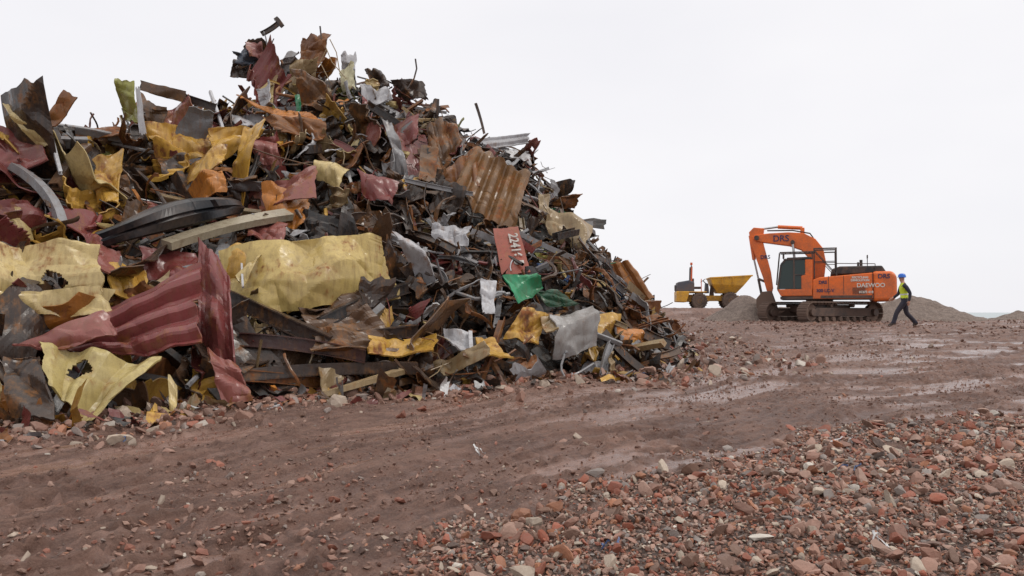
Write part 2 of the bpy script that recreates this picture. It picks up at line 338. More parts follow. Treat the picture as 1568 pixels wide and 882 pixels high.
WR=pw(dict(mustard=.9,cream=.4,orange=.6,maroon=1.6,pink=.4,rust=3,dark=8.5,grey=4.0,light=1.8,black=4,olive=.3,green=.1,blue=.1,brown=7,white=.5,tan=1.2))
def pick(x):
    t=float(np.clip((x+4.5)/5,0,1)); c=np.array(PAL[PN[rng.choice(len(PN),p=WL*(1-t)+WR*t)]]); c[:3]*=rng.uniform(.55,1.15); return c
def qgrid(nu,nv):
    i=np.arange(nu*nv).reshape(nu,nv); return np.stack([i[:-1,:-1],i[1:,:-1],i[1:,1:],i[:-1,1:]],-1).reshape(-1,4)
def relief(u,v,size,crump,nf,wr=1):
    z=0*u
    for k in range(nf):
        th=rng.uniform(0,math.pi); s=u*math.cos(th)+v*math.sin(th)-rng.uniform(-.4,.4)*size
        a=rng.normal()*crump; z=z+a*np.where(s>0,s,0)
    sd=int(rng.integers(150))
    z=z+(tn(u*2.4/size,v*2.4/size,sd)-.5)*crump*size*.8*wr+(tn(u*5/size,v*5/size,sd+3)-.5)*crump*size*.22*wr
    return z
def ribs(u,pitch,amp): 
    q=np.abs(((u/pitch)%1)-.5)*4-1; return np.clip(q*1.8,-1,1)*amp
def sheet(L,W,crump,corr=0):
    nu=int(np.clip(L/.045,6,30)); nv=int(np.clip(W/.045,5,24))
    u,v=np.meshgrid(np.linspace(-L/2,L/2,nu),np.linspace(-W/2,W/2,nv),indexing='ij'); sd=int(rng.integers(200))
    eu=1+.3*(tn(v/W*4+9,0*v,sd)-.5)*(np.abs(2*u/L))**2; ev=1+.3*(tn(u/L*4+5,0*u,sd+7)-.5)*(np.abs(2*v/W))**2
    sk=rng.normal()*.3
    u2=u*eu+v*sk; v2=v*ev*(1-.4*rng.random()*(u/L+.5))
    z=relief(u2,v2,max(L,W),crump,4)
    if corr: z=z+ribs(v2 if rng.random()<.5 else u2,.2,.032)
    Rr=max(L,W)*rng.uniform(.6,4)*(1 if rng.random()<.5 else -1); a=u2/Rr
    x=np.sin(a)*(Rr-z); zz=Rr-np.cos(a)*(Rr-z)
    P=np.stack([x,v2,zz],-1).reshape(-1,3); F=qgrid(nu,nv)
    if rng.random()<.3:
        cu=np.array([u.ravel()[F].mean(1),v.ravel()[F].mean(1)]).T; c0=rng.uniform(-.5,.5,2)*np.array([L,W])*1.1
        F=F[np.hypot(*(cu-c0).T)>rng.uniform(.12,.3)*W]
    return P,F
def rotrand(n,tilt):
    n=n+rng.normal(size=3)*tilt; B=basis(n,rng.normal(size=3)); return B
big=Acc()
def h1(a,b_): return float(pileH(np.array([a]),np.array([b_]))[0])
def sample(front=.35):
    while True:
        x=rng.uniform(-14,5.0);y=rng.uniform(7.5,28)
        if x<-y*.68-1 and rng.random()<.7: continue
        h=h1(x,y); g=float(ground_base(np.array([x]),np.array([y]))[0])
        if h<g+.02: continue
        e=.3
        nn=np.array([-(h1(x+e,y)-h1(x-e,y))/(2*e),-(h1(x,y+e)-h1(x,y-e))/(2*e),1.]); nn/=np.linalg.norm(nn)
        if nn@np.array([-x,-y,CAMZ-h])<0 and rng.random()>front: continue
        return np.array([x,y,h]),nn
def fsz(x): return float(np.interp(x,[-9,-4,-1,1,5],[1.15,1.05,.78,.6,.45]))
for k in range(820):
    p,n=sample(); s=fsz(p[0])*(.72 if p[2]>5.5 else 1); L=np.clip(rng.lognormal(-.12,.33),.4,1.4)*s; W=L*rng.uniform(.35,.85)
    P,F=sheet(L,W,rng.uniform(.3,.7),rng.random()<.5); B=rotrand(n,.65); p=p+n*rng.uniform(-.45,.12)
    big.add(P@B.T+p,F,pick(p[0]))
for k in range(1500):
    p,n=sample(); s=fsz(p[0]); L=np.clip(rng.lognormal(-1.05,.45),.12,.8)*s**.5; W=L*rng.uniform(.25,.8)
    P,F=sheet(L,W,rng.uniform(.35,.8)); B=rotrand(n,.9); p=p+n*rng.uniform(-.65,.08)
    big.add(P@B.T+p,F,pick(p[0]+1))
def ribbon(L,W):
    nu=18; t=np.linspace(0,1,nu); a=np.cumsum(rng.normal(size=nu)*.22+rng.normal()*.07); b_=np.cumsum(rng.normal(size=nu)*.12)
    dx=np.stack([np.cos(a)*np.cos(b_),np.sin(b_),np.sin(a)*np.cos(b_)],1)*L/nu; c_=np.cumsum(dx,0); c_-=c_.mean(0)
    tw=np.cumsum(rng.normal(size=nu)*.2)+rng.uniform(0,6); side=np.stack([0*tw,np.cos(tw),np.sin(tw)],1)*W/2
    P=np.stack([c_-side,c_,c_+side],1); P[:,1,2]+=W*.2
    return P.reshape(-1,3),qgrid(nu,3)
for k in range(1000):
    p,n=sample(); L=rng.uniform(.4,1.6)*(.6+.5*fsz(p[0])); P,F=ribbon(L,rng.uniform(.03,.13)); B=rotrand(n,.8); p=p+n*rng.uniform(-.4,.13)
    big.add(P@B.T+p,F,pick(p[0]+2))
o=big.obj("torn_sheets",MSCRAP,pile); md=o.modifiers.new("s",'SOLIDIFY'); md.thickness=.018
bm_=Acc()
def beamq(P0,P1,wd,ht,kind,col,roll=0):
    P0=np.array(P0,float);P1=np.array(P1,float); L=np.linalg.norm(P1-P0); B=basis(P1-P0)
    cr_,sr_=math.cos(roll),math.sin(roll); B=B@np.array([[cr_,-sr_,0],[sr_,cr_,0],[0,0,1]]); t=max(.012,wd*.12); M=(P0+P1)/2
    if kind=='I': parts=[((0,ht/2,0),(wd,t,L)),((0,-ht/2,0),(wd,t,L)),((0,0,0),(t,ht-t,L))]
    elif kind=='C': parts=[((wd/2,ht/2,0),(wd,t,L)),((wd/2,-ht/2,0),(wd,t,L)),((0,0,0),(t,ht-t,L))]
    elif kind=='L': parts=[((wd/2,0,0),(wd,t,L)),((0,ht/2+t/2,0),(t,ht,L))]
    else: parts=[((0,0,0),(wd,ht,L))]
    nseg=7; bend=rng.normal(size=2)*L*.03; 
    for c_,s in parts:
        zz=np.linspace(-.5,.5,nseg)*L; ring=np.array([[-.5,-.5],[.5,-.5],[.5,.5],[-.5,.5]])*np.array(s[:2])+np.array(c_[:2])
        V=[]
        for z in zz:
            q=1-(2*z/L)**2; tw=z/L*.25; R2_=np.array([[math.cos(tw),-math.sin(tw)],[math.sin(tw),math.cos(tw)]])
            r_=ring@R2_.T+bend*q; V+= [[a,b_,z] for a,b_ in r_]
        F=[[i*4+j,i*4+(j+1)%4,(i+1)*4+(j+1)%4,(i+1)*4+j] for i in range(nseg-1) for j in range(4)]+[[3,2,1,0],[nseg*4-4,nseg*4-3,nseg*4-2,nseg*4-1]]
        bm_.add(np.array(V)@B.T+M,F,col)
def pipeq(pts,r,col,n=8):
    pts=np.array(pts,float); V=[];m_=len(pts)
    for i in range(m_):
        t=pts[min(i+1,m_-1)]-pts[max(i-1,0)]; B=basis(t,(0.1,.2,1)); a=np.arange(n)*2*math.pi/n
        V.append(pts[i]+(np.stack([np.cos(a),np.sin(a),0*a],1)*r)@B.T)
    F=[[i*n+j,i*n+(j+1)%n,(i+1)*n+(j+1)%n,(i+1)*n+j] for i in range(m_-1) for j in range(n)]
    bm_.add(np.vstack(V),F,col)
def darkc(x):
    k=rng.choice(['dark','rust','brown','grey','light','maroon','tan','black'],p=[.24,.14,.18,.19,.06,.06,.04,.09]); c=np.array(PAL[k]); c[:3]*=rng.uniform(.6,1.2); return c
for k in range(400):
    p,n=sample(); L=np.clip(rng.lognormal(.1,.45),.4,2.6)*(.4+.5*fsz(p[0])); dr=rng.normal(size=3); dr-=n*(dr@n)*rng.uniform(.5,1); dr/=np.linalg.norm(dr); p=p+n*rng.uniform(-.2,.2)
    beamq(p-dr*L/2,p+dr*L/2,rng.uniform(.04,.14),rng.uniform(.05,.2),rng.choice(['I','C','L','B']),darkc(p[0]),rng.uniform(0,3))
for k in range(480):
    p,n=sample(); L=rng.uniform(.3,1.6); dr=rng.normal(size=3); dr-=n*(dr@n)*rng.uniform(.4,1); dr/=np.linalg.norm(dr); side=np.cross(dr,n); p=p+n*rng.uniform(0,.22); bd=rng.normal()*.25
    t=np.linspace(-1,1,7); pts=p+np.outer(t,dr)*L/2+np.outer((1-t*t)*bd,side)+np.outer(rng.normal(size=7)*.02,n)
    pipeq(pts,rng.choice([.008,.012,.02,.035],p=[.35,.3,.25,.1]),darkc(p[0]),6)
hero=Acc()
def patch(q,col,crump=.25,rib=0,ribdir='u',lift=.42,dd=(0,0,0,0),nf=4,ragged=.05,rust=None,bow=0,hole=None,d_=None,ra=.12):
    cx=sum(a for a,b_ in q)/4; cy=sum(b_ for a,b_ in q)/4; dc=hitd(cx,cy) if d_ is None else d_
    lift=lift+.08
    pts=[]
    for (a,b_),e_ in zip(q,dd):
        dq=dc+(np.clip(.45*(hitd(a,b_)-dc),-.45,.45) if d_ is None else 0)-lift+e_; pts.append(survey(a,b_,dq))
    A_,B_,C_,D_=pts; Lu=(np.linalg.norm(B_-A_)+np.linalg.norm(C_-D_))/2; Lv=(np.linalg.norm(D_-A_)+np.linalg.norm(C_-B_))/2
    nu=int(np.clip(Lu/.02,14,130)); nv=int(np.clip(Lv/.02,14,100))
    u,v=np.meshgrid(np.linspace(0,1,nu),np.linspace(0,1,nv),indexing='ij')
    sd=rng.uniform(0,90); si=int(sd)
    eu=(tn(v*4,0*v+sd,1)-.5)*ragged*1.6+(fbm(v*14,0*v+sd,3,1)-.5)*ragged*.6; ev=(tn(u*4,0*u+sd+9,2)-.5)*ragged*1.6+(fbm(u*14,0*u+sd+9,3,2)-.5)*ragged*.6
    uu=u+eu*np.abs(2*u-1)**3; vv=v+ev*np.abs(2*v-1)**3
    P=(A_*((1-uu)*(1-vv))[...,None]+B_*(uu*(1-vv))[...,None]+C_*(uu*vv)[...,None]+D_*((1-uu)*vv)[...,None])
    n=np.cross(B_-A_,D_-A_)+np.cross(C_-B_,D_-C_); n/=np.linalg.norm(n)
    if n@(C0-P.mean((0,1)))<0: n=-n
    S=math.sqrt(Lu*Lv)*1.1; su=(u-.5)*Lu; sv=(v-.5)*Lv; ck=min(1,crump*4)
    z=relief(su,sv,S,crump,nf,.95)+(tn(su*2.6,sv*2.6,si)-.5)*.14*ck
    for k in range(int(1+S*2)):
        a0,b0=rng.uniform(-.5,.5)*Lu,rng.uniform(-.5,.5)*Lv; rr_=rng.uniform(.15,.45)*min(1,S); th=rng.uniform(0,3.14); asp=rng.uniform(.15,.5)
        p1=(su-a0)*math.cos(th)+(sv-b0)*math.sin(th); p2=-(su-a0)*math.sin(th)+(sv-b0)*math.cos(th)
        z=z-np.maximum(1-(np.abs(p1)/rr_+np.abs(p2)/(rr_*asp)),0)*rr_*.16*ck
    z-=z.mean(); z=np.clip(z,-.45,.45)
    if rib: z=z+ribs(su if ribdir=='u' else sv,rib,rib*ra)
    z=z+bow*(1-(2*v-1)**2)
    P=P+n*z[...,None]
    F=qgrid(nu,nv)
    if hole:
        cu=(u.ravel()[F].mean(1)-hole[0]); cv=(v.ravel()[F].mean(1)-hole[1]); rr=hole[2]*(.3+1.4*tn(u.ravel()[F].mean(1)*14+sd,v.ravel()[F].mean(1)*14,3)); F=F[np.hypot(cu*Lu/S,cv*Lv/S)>rr]
    c_=np.array(PAL[col] if isinstance(col,str) else col,float)
    if rust is not None: c_[3]=rust
    hero.add(P.reshape(-1,3),F,c_); return P,n
# left cluster
patch([(-60,362),(152,385),(170,478),(-60,486)],'cream',.3,dd=(0,0,-.2,-.2),lift=.7,hole=(.62,.6,.12),rust=.12,rib=.6,ribdir='v',ra=.06)
patch([(-20,455),(172,440),(160,490),(-20,470)],'cream',.4,lift=.6,rust=.1)
patch([(20,518),(300,412),(310,545),(120,540)],(.20,.045,.045,.0),.2,rib=.34,ribdir='v',lift=.95,dd=(0,.1,-.1,0),nf=3,ra=.19)
patch([(20,518),(160,480),(180,520),(100,530)],'pink',.2,lift=.9)
patch([(303,363),(352,425),(364,588),(302,548)],(.19,.042,.042,.0),.2,lift=1.0,dd=(.25,.1,-.1,.05),nf=3,rib=.5,ra=.12)
patch([(318,540),(362,560),(388,608),(340,615)],'pink',.4,lift=.8,rust=.15)
patch([(212,378),(300,385),(302,430),(222,428)],'maroon',.3,lift=.5)
patch([(62,530),(250,552),(140,652),(78,600)],(.50,.40,.16,.0),.2,rib=.5,ribdir='u',lift=.55,dd=(.1,0,0,0),hole=(.35,.35,.12),ra=.15)
patch([(0,545),(60,545),(90,650),(20,640)],'dark',.3,lift=.4)
patch([(-10,325),(40,325),(52,368),(-10,370)],'cream',.5,lift=.4)
patch([(165,405),(222,410),(226,465),(175,462)],'mustard',.4,lift=.4)
patch([(145,365),(180,370),(172,440),(150,430)],'pink',.4,lift=.6)
patch([(338,385),(585,352),(608,445),(372,492)],(.54,.40,.14,0),.3,lift=.85,nf=5,rust=.03,ragged=.05)
patch([(345,385),(400,375),(395,440),(340,430)],'mustard',.35,lift=.65)
patch([(360,420),(400,390),(395,400),(372,440)],'cream',.2,lift=.9)
# upper left
patch([(-10,185),(62,215),(78,262),(-10,275)],'maroon',.4,lift=.4)
patch([(5,160),(30,163),(76,222),(60,225)],'cream',.2,lift=.4,bow=.1,d_=13.2)
patch([(98,138),(118,150),(88,196),(68,190)],'rust',.2,lift=.3,rust=.3,d_=13.8)
patch([(45,133),(54,136),(60,190),(50,192)],'grey',.05,lift=.35,d_=13.4)
patch([(182,124),(210,128),(214,190),(180,178)],'olive',.4,lift=.2,d_=15)
patch([(208,135),(214,134),(224,205),(214,205)],'light',.05,lift=.3,d_=15)
patch([(215,124),(285,140),(280,157),(216,138)],'brown',.1,lift=.3,d_=16)
patch([(140,245),(190,225),(180,320),(150,310)],'mustard',.5,lift=.5,rust=.2)
patch([(100,190),(190,205),(186,222),(110,210)],'rust',.3,lift=.4)
patch([(225,205),(320,190),(338,235),(240,245)],'mustard',.6,lift=.65,rust=.22)
patch([(230,175),(290,160),(300,200),(235,215)],'pink',.5,lift=.45,rust=.25)
patch([(262,250),(350,235),(345,270),(268,280)],'mustard',.5,lift=.75,rust=.2)
patch([(320,205),(408,198),(345,232),(325,240)],'mustard',.5,lift=.85,rust=.15)
patch([(375,205),(410,200),(368,300),(345,280)],(.55,.31,.045,.05),.4,lift=.9)
patch([(278,280),(345,272),(350,300),(285,310)],'orange',.5,lift=.7)
patch([(375,262),(485,262),(480,325),(385,330)],'pink',.55,lift=.7,rust=.1)
patch([(400,285),(475,290),(470,345),(420,372)],'orange',.45,lift=.8,rust=.05)
patch([(372,330),(440,345),(430,375),(380,370)],'pink',.5,lift=.7)
patch([(365,152),(470,165),(500,190),(380,178)],'orange',.2,lift=.7,dd=(0,0,-.1,-.1),rust=.2)
patch([(400,178),(498,188),(495,212),(430,205)],'rust',.25,lift=.6)
patch([(350,165),(400,170),(410,215),(360,205)],'light',.4,lift=.5,rust=.1)
patch([(480,245),(532,258),(520,290),(485,272)],'cream',.4,lift=.6,bow=.1)
patch([(545,262),(610,280),(600,310),(560,300)],'maroon',.4,lift=.5)
patch([(385,215),(425,222),(430,248),(395,245)],'pink',.4,lift=.5)
patch([(240,240),(290,240),(285,300),(262,305)],'dark',.4,lift=.3)
# top
patch([(462,52),(505,52),(490,108),(450,118)],'rust',.4,lift=.2,rust=.2,ragged=.12,d_=19.8)
patch([(450,95),(490,90),(478,145),(440,150)],'tan',.4,lift=.3,ragged=.1,d_=19.7)
patch([(385,66),(418,60),(412,114),(362,112)],'dark',.6,lift=.2,ragged=.15,d_=19.8)
patch([(358,93),(412,88),(405,125),(352,118)],'dark',.6,lift=.3,d_=19.8)
patch([(360,80),(390,75),(395,97),(362,98)],(.06,.08,.11,-.2),.6,lift=.35,ragged=.15,d_=19.7)
patch([(378,66),(402,64),(400,88),(385,88)],(.25,.1,.09,.1),.5,lift=.4,ragged=.15,d_=19.7)
patch([(525,85),(545,82),(548,140),(522,142)],'light',.6,lift=.2,ragged=.15,d_=19.7)
patch([(518,110),(540,90),(545,135),(526,140)],(.5,.47,.3,.0),.4,lift=.3,ragged=.15,d_=19.6)
patch([(550,130),(590,140),(600,165),(560,155)],'light',.6,lift=.4)
patch([(560,105),(585,110),(600,138),(570,135)],'dark',.6,lift=.2,ragged=.12,d_=19.8)
patch([(600,120),(650,125),(655,155),(610,150)],'dark',.6,lift=.2,ragged=.12,d_=19.9)
patch([(390,115),(430,118),(425,135),(392,132)],'tan',.3,lift=.4)
patch([(585,190),(640,190),(635,225),(600,222)],'maroon',.4,lift=.4)
# centre right
patch([(655,190),(690,180),(712,225),(665,285)],'brown',.3,lift=.6,rust=.3,rib=.4)
patch([(645,222),(672,228),(665,282),(640,278)],'brown',.1,lift=.7,rust=.3)
patch([(725,225),(810,265),(785,350),(690,300)],(.18,.095,.04,.16),.2,rib=.3,ribdir='u',lift=.75,ragged=.05,nf=2,ra=.17)
patch([(680,262),(728,228),(735,290),(690,290)],'rust',.2,rib=.3,lift=.7,rust=.25)
lt,ln=patch([(755,352),(793,346),(812,418),(768,424)],(.30,.07,.045,-.05),.03,lift=.8,ragged=.03)
patch([(770,424),(822,424),(832,436),(792,468)],'green',.4,lift=.75,rust=-.4)
patch([(815,440),(850,445),(885,472),(840,468)],(.02,.09,.05,-.3),.4,lift=.5)
patch([(828,320),(905,350),(892,385),(848,352)],'tan',.35,lift=.5,rust=.05)
patch([(820,300),(840,300),(845,345),(826,340)],'tan',.3,lift=.4)
patch([(720,214),(810,206),(808,222),(735,232)],'light',.08,rib=.2,ribdir='v',lift=.5)
patch([(770,228),(812,226),(812,252),(778,250)],'white',.5,lift=.4,ragged=.1)
patch([(838,488),(905,474),(914,530),(852,542)],(.36,.35,.34,-.2),.3,lift=.5,bow=.15)
patch([(828,485),(860,478),(852,510),(835,515)],'tan',.3,lift=.6,rust=.2)
patch([(926,402),(962,400),(1003,458),(948,475)],(.36,.15,.05,.15),.12,rib=.3,ribdir='u',lift=1.0,d_=19.3,ra=.17)
patch([(955,465),(1000,462),(1008,485),(960,488)],'rust',.3,lift=.4,rust=.2)
patch([(985,480),(1040,490),(1050,516),(1000,515)],'rust',.4,lift=.35,rust=.3)
patch([(800,475),(840,480),(825,525),(770,520)],'mustard',.45,lift=.4,rust=.2)
patch([(730,512),(760,510),(780,560),(735,558)],'mustard',.45,lift=.45,rust=.1)
patch([(565,518),(672,510),(660,545),(560,552)],'mustard',.4,lift=.4,rust=.2)
patch([(905,485),(950,480),(955,510),(915,515)],'mustard',.4,lift=.35,rust=.2)
patch([(940,500),(985,505),(990,528),(950,525)],'orange',.4,lift=.3)
patch([(735,425),(760,430),(755,485),(738,480)],'light',.3,lift=.5)
patch([(660,345),(720,355),(715,375),(670,368)],'light',.6,lift=.5,ragged=.12)
patch([(600,380),(640,395),(690,450),(655,440)],'light',.4,lift=.5,rust=.1)
patch([(585,190),(600,195),(628,258),(610,262)],'grey',.3,lift=.6)
patch([(575,345),(605,360),(680,420),(660,420)],'grey',.3,lift=.55)
patch([(660,545),(740,540),(745,560),(680,565)],'tan',.4,lift=.35)
patch([(680,500),(725,505),(720,545),(690,545)],'light',.4,lift=.4)
patch([(845,303),(888,298),(880,318),(845,318)],'rust',.4,lift=.3,ragged=.12,d_=19.5)
o=hero.obj("crumpled_panels",MSCRAP,pile,True); md=o.modifiers.new("s",'SOLIDIFY'); md.thickness=.025
md=o.modifiers.new("e",'EDGE_SPLIT'); md.split_angle=math.radians(12)
def SP(a,b_,lift=.4,d_=None): return survey(a,b_,(hitd(a,b_) if d_ is None else d_)-lift)
def bm2(p0,p1,w_,h_,kind,col,lift=.45,roll=0,d_=None): 
    c_=np.array(PAL[col] if isinstance(col,str) else col,float); beamq(SP(*p0,lift,d_),SP(*p1,lift,d_),w_,h_,kind,c_,roll)
bm2((255,375),(442,328),.24,.12,'B',(.36,.31,.22,-.1),1.15,.4)
bm2((620,276),(724,297),.07,.08,'I','grey',.8); bm2((790,355),(880,396),.08,.1,'B','grey',.8)
bm2((215,130),(330,165),.14,.14,'I','dark',.4,0,16.5); bm2((350,455),(505,525),.16,.2,'I','dark',.6); bm2((430,515),(640,505),.14,.16,'I','dark',.5)
bm2((372,575),(640,565),.12,.16,'C','dark',.45); bm2((490,495),(625,440),.12,.16,'I','black',.6); bm2((492,605),(615,568),.16,.07,'B','tan',.5)
bm2((365,520),(560,545),.14,.18,'I',(.07,.03,.028,.1),.4); bm2((20,255),(95,345),.14,.12,'B','grey',.6); bm2((90,285),(140,225),.14,.1,'C','brown',.6)
bm2((320,140),(345,215),.05,.06,'C','light',.6); bm2((75,205),(90,265),.05,.06,'C','light',.7); bm2((727,158),(740,205),.05,.05,'L','dark',.3,0,20)
bm2((400,52),(430,32),.07,.1,'I','dark',.2,0,19.7); bm2((404,48),(408,108),.03,.03,'B','grey',.2,0,19.7); bm2((422,28),(432,40),.12,.1,'B','dark',.2,0,19.7)
bm2((720,508),(724,550),.06,.05,'B','light',.6); bm2((370,380),(372,440),.03,.03,'B','light',.9)
for pts,r in (([(636,90),(638,105),(634,120),(625,135)],.02),([(430,92),(434,98),(445,96),(452,88)],.035),([(490,40),(492,60)],.02),([(505,60),(515,80),(520,110)],.012),([(498,70),(508,95),(530,120)],.012),([(210,262),(235,285),(255,315)],.035),([(500,75),(490,95),(505,125)],.012),([(560,105),(566,120),(575,150)],.015),([(860,300),(886,299)],.03)):
    pipeq([SP(a,b_,.35,19.5 if b_<150 else None) for a,b_ in pts],r,np.array(PAL['dark'] if r>.013 else PAL['tan']))
bm_.obj("beams_and_pipes",MSCRAP,pile)
MBL=paint("black_plastic",(.010,.011,.014),.3,.2,spec=.5)
P0=SP(165,365,.95);P1=SP(382,314,1.05); ax=P1-P0; L=np.linalg.norm(ax); ax/=L; nrm=(C0-P0); nrm-=ax*(nrm@ax); nrm/=np.linalg.norm(nrm); upv=np.cross(nrm,ax); upv*=np.sign(upv[2])
prof=[(-.24,-.05),(-.2,.06),(-.05,.10),(.0,.06),(.03,.10),(.18,.08),(.24,-.02),(.26,-.14)]
V=[];nu=40
for i in range(nu):
    t=i/(nu-1); cv=.32*(1-(2*t-1)**4)-.25; sc=.75+.6*math.sin(t*math.pi)**1.5
    for j,(a,b_) in enumerate(prof):
        dent=-.05*(abs(t-.62)<.08)*(2<j<6)
        V.append(P0+ax*L*(t+.01*math.sin(j*2+t*9))+nrm*(cv+b_*sc+dent+.03*math.sin(t*11+j))+upv*(a*.66*sc+.10*math.sin(t*math.pi)))
o=part("car_bumper",V,qgrid(nu,len(prof)),MBL,pile,0,False); o.modifiers.new("s",'SOLIDIFY').thickness=.015
MW=paint("white_lettering",(.62,.6,.56),.6,.3)
def text(body,size,M,mat,parent,name="lettering"):
    cu=bpy.data.curves.new(name,'FONT'); cu.body=body; cu.size=size; cu.extrude=.004; cu.align_x='CENTER'; cu.align_y='CENTER'; cu.materials.append(mat)
    cu.offset=.006
    o=bpy.data.objects.new(name,cu); scene.collection.objects.link(o); o.parent=parent; o.matrix_local=M; return o
nu_,nv_=lt.shape[:2]; cpt=lt[nu_//2,nv_//2]; dn=lt[nu_//2,-1]-lt[nu_//2,0]; Ld=np.linalg.norm(dn); dn/=Ld; rr=np.cross(ln,dn)
M=Matrix(((dn[0],rr[0],ln[0],0),(dn[1],rr[1],ln[1],0),(dn[2],rr[2],ln[2],0),(0,0,0,1))); M.translation=Vector(cpt+ln*.06+rr*.08)
text("22416 5",.25,M,MW,pile)
# ------------------------------------------------------------ excavator
ORG=paint("orange_paint",(.86,.165,.018),.35,.32); BLK=paint("black_paint",(.02,.02,.022),.45,.5); TRK=paint("track_steel",(.08,.062,.054),.55,.9,(.17,.115,.09))
STL=paint("chrome_rod",(.5,.5,.5),.2,.2,metal=1); GLS,nt,b=newmat("cab_glass"); b.inputs["Base Color"].default_value=(.012,.03,.026,1); b.inputs["Roughness"].default_value=.08; b.inputs["Specular IOR Level"].default_value=.5
EX,EY=13.9,36; ang=math.radians(159)
ex=empty("excavator",(EX,EY,gz(EX,EY)-.04),ang); ex.scale=(.93,.93,.95)
und=empty("undercarriage",(0,0,0),math.radians(46),ex)
for sy in (1.3,-1.3):
    r=.46; hl=1.98; per=4*hl+2*math.pi*r; n=50; V=[];F=[]
    for i in range(n):
        s=per*i/n
        if s<2*hl: p=(-hl+s,2*r);a=0
        elif s<2*hl+math.pi*r: q=(s-2*hl)/r; p=(hl+r*math.sin(q),r+r*math.cos(q)); a=-q
        elif s<4*hl+math.pi*r: p=(hl-(s-2*hl-math.pi*r),0);a=math.pi
        else: q=(s-4*hl-math.pi*r)/r; p=(-hl-r*math.sin(q),r-r*math.cos(q)); a=math.pi-q
        R=np.array([[math.cos(a),0,-math.sin(a)],[0,1,0],[math.sin(a),0,math.cos(a)]])
        c0=np.array([p[0],sy,p[1]+.04])
        for cc_,ss in (((0,0,0),(per/n*.93,.6,.035)),((-.05,0,.035),(.025,.6,.05)),((.05,0,.03),(.02,.6,.035)),((0,0,-.06),(.16,.2,.07))):
            k=len(V); V+=list(boxv(np.array(cc_),ss)@R.T+c0); F+=[list(f+k) for f in BOXF]
    part("track_belt",V,F,TRK,und)
    prism("track_frame",[(-1.9,.32),(1.9,.32),(1.75,.72),(-1.75,.72)],sy-.17,sy+.17,BLK,und,.03)
    for xx,rr_ in ((-hl,.38),(hl,.38)):
        cyl("idler_wheel",(xx,sy-.12,.5),(xx,sy+.12,.5),rr_,TRK,und,24,.03); cyl("hub",(xx,sy-.3,.5),(xx,sy+.3,.5),.17,BLK,und,16,.02)
    for i in range(8): xx=-1.55+i*.44; cyl("roller",(xx,sy-.2,.2),(xx,sy+.2,.2),.11,TRK,und,12)
    for xx in(-.7,.7): cyl("roller",(xx,sy-.12,.82),(xx,sy+.12,.82),.08,TRK,und,12)
box("cross_frame",(0,0,.68),(1.6,2.3,.36),BLK,und,.05)
cyl("swing_ring",(0,0,.85),(0,0,1.12),.62,BLK,ex,32,.01)
box("deck",(-.55,0,1.18),(4.6,2.9,.14),BLK,ex,.02)
prism("side_body",[(-2.3,1.12),(.3,1.12),(.3,2.0),(.0,2.12),(-2.3,2.3)],.42,1.47,ORG,ex,.05)
prism("side_body_far",[(-2.3,1.12),(1.6,1.12),(1.6,1.75),(.4,2.1),(-2.3,2.3)],-1.47,-.42,ORG,ex,.05)
prism("counterweight",[(-3.3,1.25),(-3.15,1.02),(-2.28,1.0),(-2.28,2.36),(-3.1,2.36),(-3.3,2.15)],-1.47,1.49,ORG,ex,.14)
prism("engine_hood",[(-2.9,2.3),(-.5,2.22),(-.55,2.5),(-.9,2.62),(-2.7,2.62)],-1.2,1.25,BLK,ex,.06)
box("side_stripe",(-1.15,1.475,1.22),(2.2,.02,.12),BLK,ex,.0)
for sx_ in (-.4,-1.05): box("door_seam",(sx_,1.474,1.75),(.02,.012,.85),BLK,ex,0)
box("door_seam",(-2.29,1.478,1.7),(.03,.02,1.15),BLK,ex,0)
for i in range(7): box("louvre",(-1.7,1.478,1.35+i*.045),(.55,.02,.02),BLK,ex,0)
cyl("exhaust",(-1.9,-.6,2.6),(-1.9,-.6,3.0),.07,BLK,ex); box("mirror",(-2.1,.9,3.05),(.05,.28,.16),BLK,ex,.02); cyl("mirror_post",(-2.1,.85,2.6),(-2.1,.9,3.0),.018,BLK,ex,8)
cyl("work_lamp",(-1.7,1.0,2.62),(-1.7,1.0,2.8),.05,BLK,ex,10)
for a,b_ in (((-.7,1.35,2.25),(-.7,1.35,2.75)),((-2.4,1.35,2.3),(-2.4,1.35,2.7)),((-.7,1.35,2.75),(-2.4,1.35,2.7))): cyl("hand_rail",a,b_,.018,BLK,ex,8)
prism("cab_glazing",[(.72,1.6),(1.84,1.6),(1.86,1.8),(1.67,2.72),(1.46,2.96),(.54,2.96),(.5,2.88),(.5,2.2)],.56,1.42,GLS,ex,0)
prism("cab_lower",[(.32,1.26),(1.72,1.26),(1.9,1.58),(.32,1.58)],.5,1.48,ORG,ex,.04)
prism("cab_rear",[(.3,1.55),(.8,1.55),(.8,2.2),(.62,2.3),(.62,2.98),(.3,2.98)],.5,1.475,ORG,ex,.04)
prism("cab_roof",[(.3,2.94),(1.5,2.94),(1.42,3.06),(.35,3.08)],.5,1.48,BLK,ex,.03)
def strut(name,a,b_,w_,mat,par,bev=.01):
    a=np.array(a,float);b_=np.array(b_,float); return part(name,boxv((0,0,0),(w_,w_,np.linalg.norm(b_-a)))@basis(b_-a).T+(a+b_)/2,BOXF,mat,par,bev)
for y in (.54,1.44):
    strut("cab_pillar",(1.86,y,1.58),(1.7,y,2.74),.08,BLK,ex); strut("cab_pillar",(1.7,y,2.74),(1.47,y,3.0),.08,BLK,ex)
    strut("cab_pillar",(1.12,y,1.58),(1.12,y,2.98),.07,BLK,ex)
strut("door_bar",(.6,1.45,2.25),(1.12,1.45,2.25),.05,BLK,ex)
